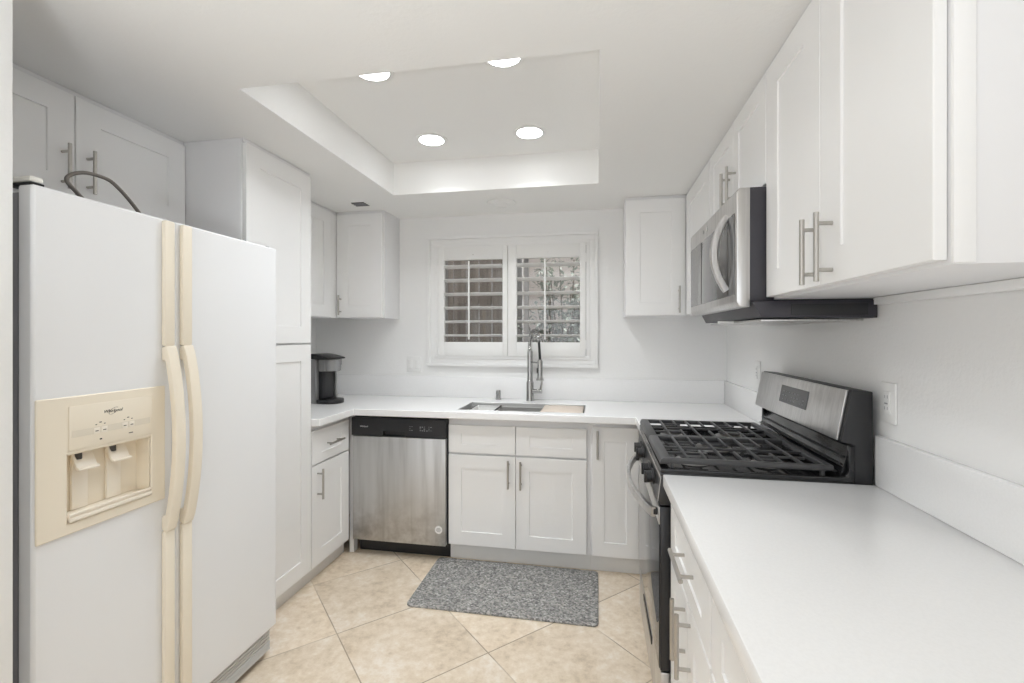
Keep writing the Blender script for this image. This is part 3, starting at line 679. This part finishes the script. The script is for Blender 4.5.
for ya in (m0+.03, m1-.34): MB().box(.53, .83, ya, ya+.31, 1.412, 1.4195, .001).build('grease_filter', M['steel'], r, True)
MB().box(.48, .60, m0+.37, m1-.37, 1.413, 1.4225, .001).build('light_cover', M['plate'], r, True)
MB().box(.60, .815, m0-.0255, m0-.0222, 1.428, 1.465, .001).build('side_panel', M['black'], r, True)

# ================================================================ COFFEE MAKER
r = thing('coffee_maker', 'black and silver single-cup coffee maker on the counter corner by the pantry', 'coffee maker', (-1.818, 2.845, CT+.0005), math.radians(80))
MB().prism([(-.085, -.02), (-.085, .13), (-.06, .155), (.06, .155), (.085, .13), (.085, -.02)], 'z', 0, .292, .006).build('housing', M['silver'], r)
MB().box(-.100, -.0855, .055, .14, .01, .28, .006).build('reservoir', M['black'], r)
MB().prism([(-.055, -.021), (.055, -.021), (.055, -.05), (.035, -.058), (-.035, -.058), (-.055, -.05)], 'z', .03, .212, .003).build('column', M['black'], r)
pr_ = [(.070*math.cos(-PI*k/24), -.06+.078*math.sin(-PI*k/24)) for k in range(25)]
hd = MB().lathe([(.052, .213), (.058, .222), (.058, .250), (.062, .256), (.064, .290), (.058, .292)], (0, -.080, 0), 32); hd.box(-.066, .066, -.08, -.021, .214, .291, .006)
hd.build('brew_head', M['silver'], r)
lid = MB(); t_ = []
for k in range(13):
    u = k/12; yy = .13-u*.255; t_.append((yy, .294+.034*math.sin(PI*min(1, u*.62+.26))**1.3))
pts = [(p[0], p[1]) for p in t_]+[(-.125, .293), (.13, .293)]
lid.prism(pts, 'x', -.082, .082, .006); lid.build('lid', M['black'], r)
pts = [(.078, -.022)]+[(.080*math.cos(-PI*k/24), -.075+.082*math.sin(-PI*k/24)) for k in range(25)]+[(-.078, -.022)]
MB().prism(pts, 'z', 0, .028, .005).build('drip_tray', M['black'], r)
MB().box(.060, .078, -.060, -.021, .029, .2125, .004).build('side_rail', M['silver'], r)

# ================================================================ FLOOR MAT
pts = []
for cx_, cy_, a0_ in ((-.02, 2.685, 0), (-.92, 2.685, PI/2), (-.92, 2.23, PI), (-.02, 2.23, 1.5*PI)):
    for k in range(7): an = a0_+k/6*PI/2; pts.append((cx_+.028*math.cos(an), cy_+.028*math.sin(an)))
tag(center(MB().prism(pts, 'z', .0005, .011, .003).build('floor_mat', M['mat'])), 'grey flecked rectangular mat lying on the tiles before the sink', 'mat')

# ================================================================ OUTLETS AND SWITCHES
r = thing('light_switch', 'white double rocker switch plate on the wall left of the window', 'switch', (-1.3375, YB, 1.151))
MB().box(-1.393, -1.282, YB-.007, YB-.0005, 1.092, 1.21, .003).build('plate', M['plate'], r, True)
for xx in (-1.364, -1.311): MB().prism([(YB-.0072, 1.118), (YB-.0105, 1.122), (YB-.0085, 1.151), (YB-.0125, 1.180), (YB-.0072, 1.184)], 'x', xx-.0165, xx+.0165, .0005).build('rocker', M['plate'], r, True)
def outlet(yc_, label, test):
    r = thing('wall_outlet', label, 'outlet', (XR, yc_, 1.169), 0, 'outlets on the right wall')
    MB().box(XR-.007, XR-.0005, yc_-.036, yc_+.036, 1.109, 1.228, .003).build('plate', M['plate'], r, True)
    MB().box(XR-.0105, XR-.0072, yc_-.017, yc_+.017, 1.136, 1.202, .001).build('receptacle', M['plate'], r, True)
    t = MB()
    for zz in (1.152, 1.186):
        for d in (-.006, .006): t.box(XR-.0108, XR-.0106, yc_+d-.0012, yc_+d+.0012, zz-.004, zz+.005)
    t.box(XR-.0112, XR-.0106, yc_-.007, yc_+.007, 1.1645, 1.1685)
    t.build('slots', M['grey_ink'], r, True, smooth=False)
outlet(1.536, 'white outlet plate on the right wall just in front of the range', True)
outlet(2.66, 'white outlet plate on the right wall half hidden beyond the range backguard', False)

# ================================================================ CEILING FITTINGS
GL = 'recessed lights in the raised ceiling'
def downlight():
    r = thing('ceiling_light', 'x', 'ceiling light', (0, 0, rz), 0, GL)
    MB().lathe([(.066, -.001), (.086, -.001), (.085, -.005), (.072, -.008), (.066, -.006), (.066, -.001)], (0, 0, 0), 40, 'z', False).build('trim_ring', M['plate'], r)
    MB().lathe([(.0655, -.0012), (.0655, -.005), (0, -.006)], (0, 0, 0), 40).build('lens', M['lamp'], r)
    return r
dl = downlight()
for i, (x, y, lb_) in enumerate(((-.882, 2.400, 'round recessed ceiling light, far left of the four in the raised ceiling'), (-.346, 2.405, 'round recessed ceiling light, far right of the four in the raised ceiling'),
                            (-.886, 1.730, 'round recessed ceiling light, near left one, half cut by the ceiling edge'), (-.350, 1.725, 'round recessed ceiling light, near right one, half cut by the ceiling edge'))):
    o = dl if i == 0 else copy_tree(dl)
    o.location = (x, y, rz); o['label'] = lb_
    area('downlight_beam', (x, y, rz-.012), (0, 0, 0), .128, .128, W_DOWN, (.93, .97, 1.0), 'DISK', math.radians(125))
tag(center(MB().lathe([(.094, 0), (.094, -.004), (.086, -.010), (.060, -.011), (.056, -.008), (.040, -.008), (.036, -.011), (0, -.011)], (-.613, 2.976, ZC-.0005), 40).build('ceiling_cover_plate', M['plate'])), 'round white cover plate on the ceiling above the window', 'cover plate')
r = thing('ceiling_vent', 'small dark rectangular vent in the ceiling by the left corner cabinet', 'vent', (-1.54, 2.845, ZC))
MB().box(-1.585, -1.495, 2.80, 2.885, ZC-.003, ZC-.0005, .001).build('opening', M['ink'], r, True)
for k in range(3): MB().box(-1.585, -1.495, 2.812+k*.026, 2.822+k*.026, ZC-.006, ZC-.0032, .0005).build('slat', M['fridgebody'], r, True)
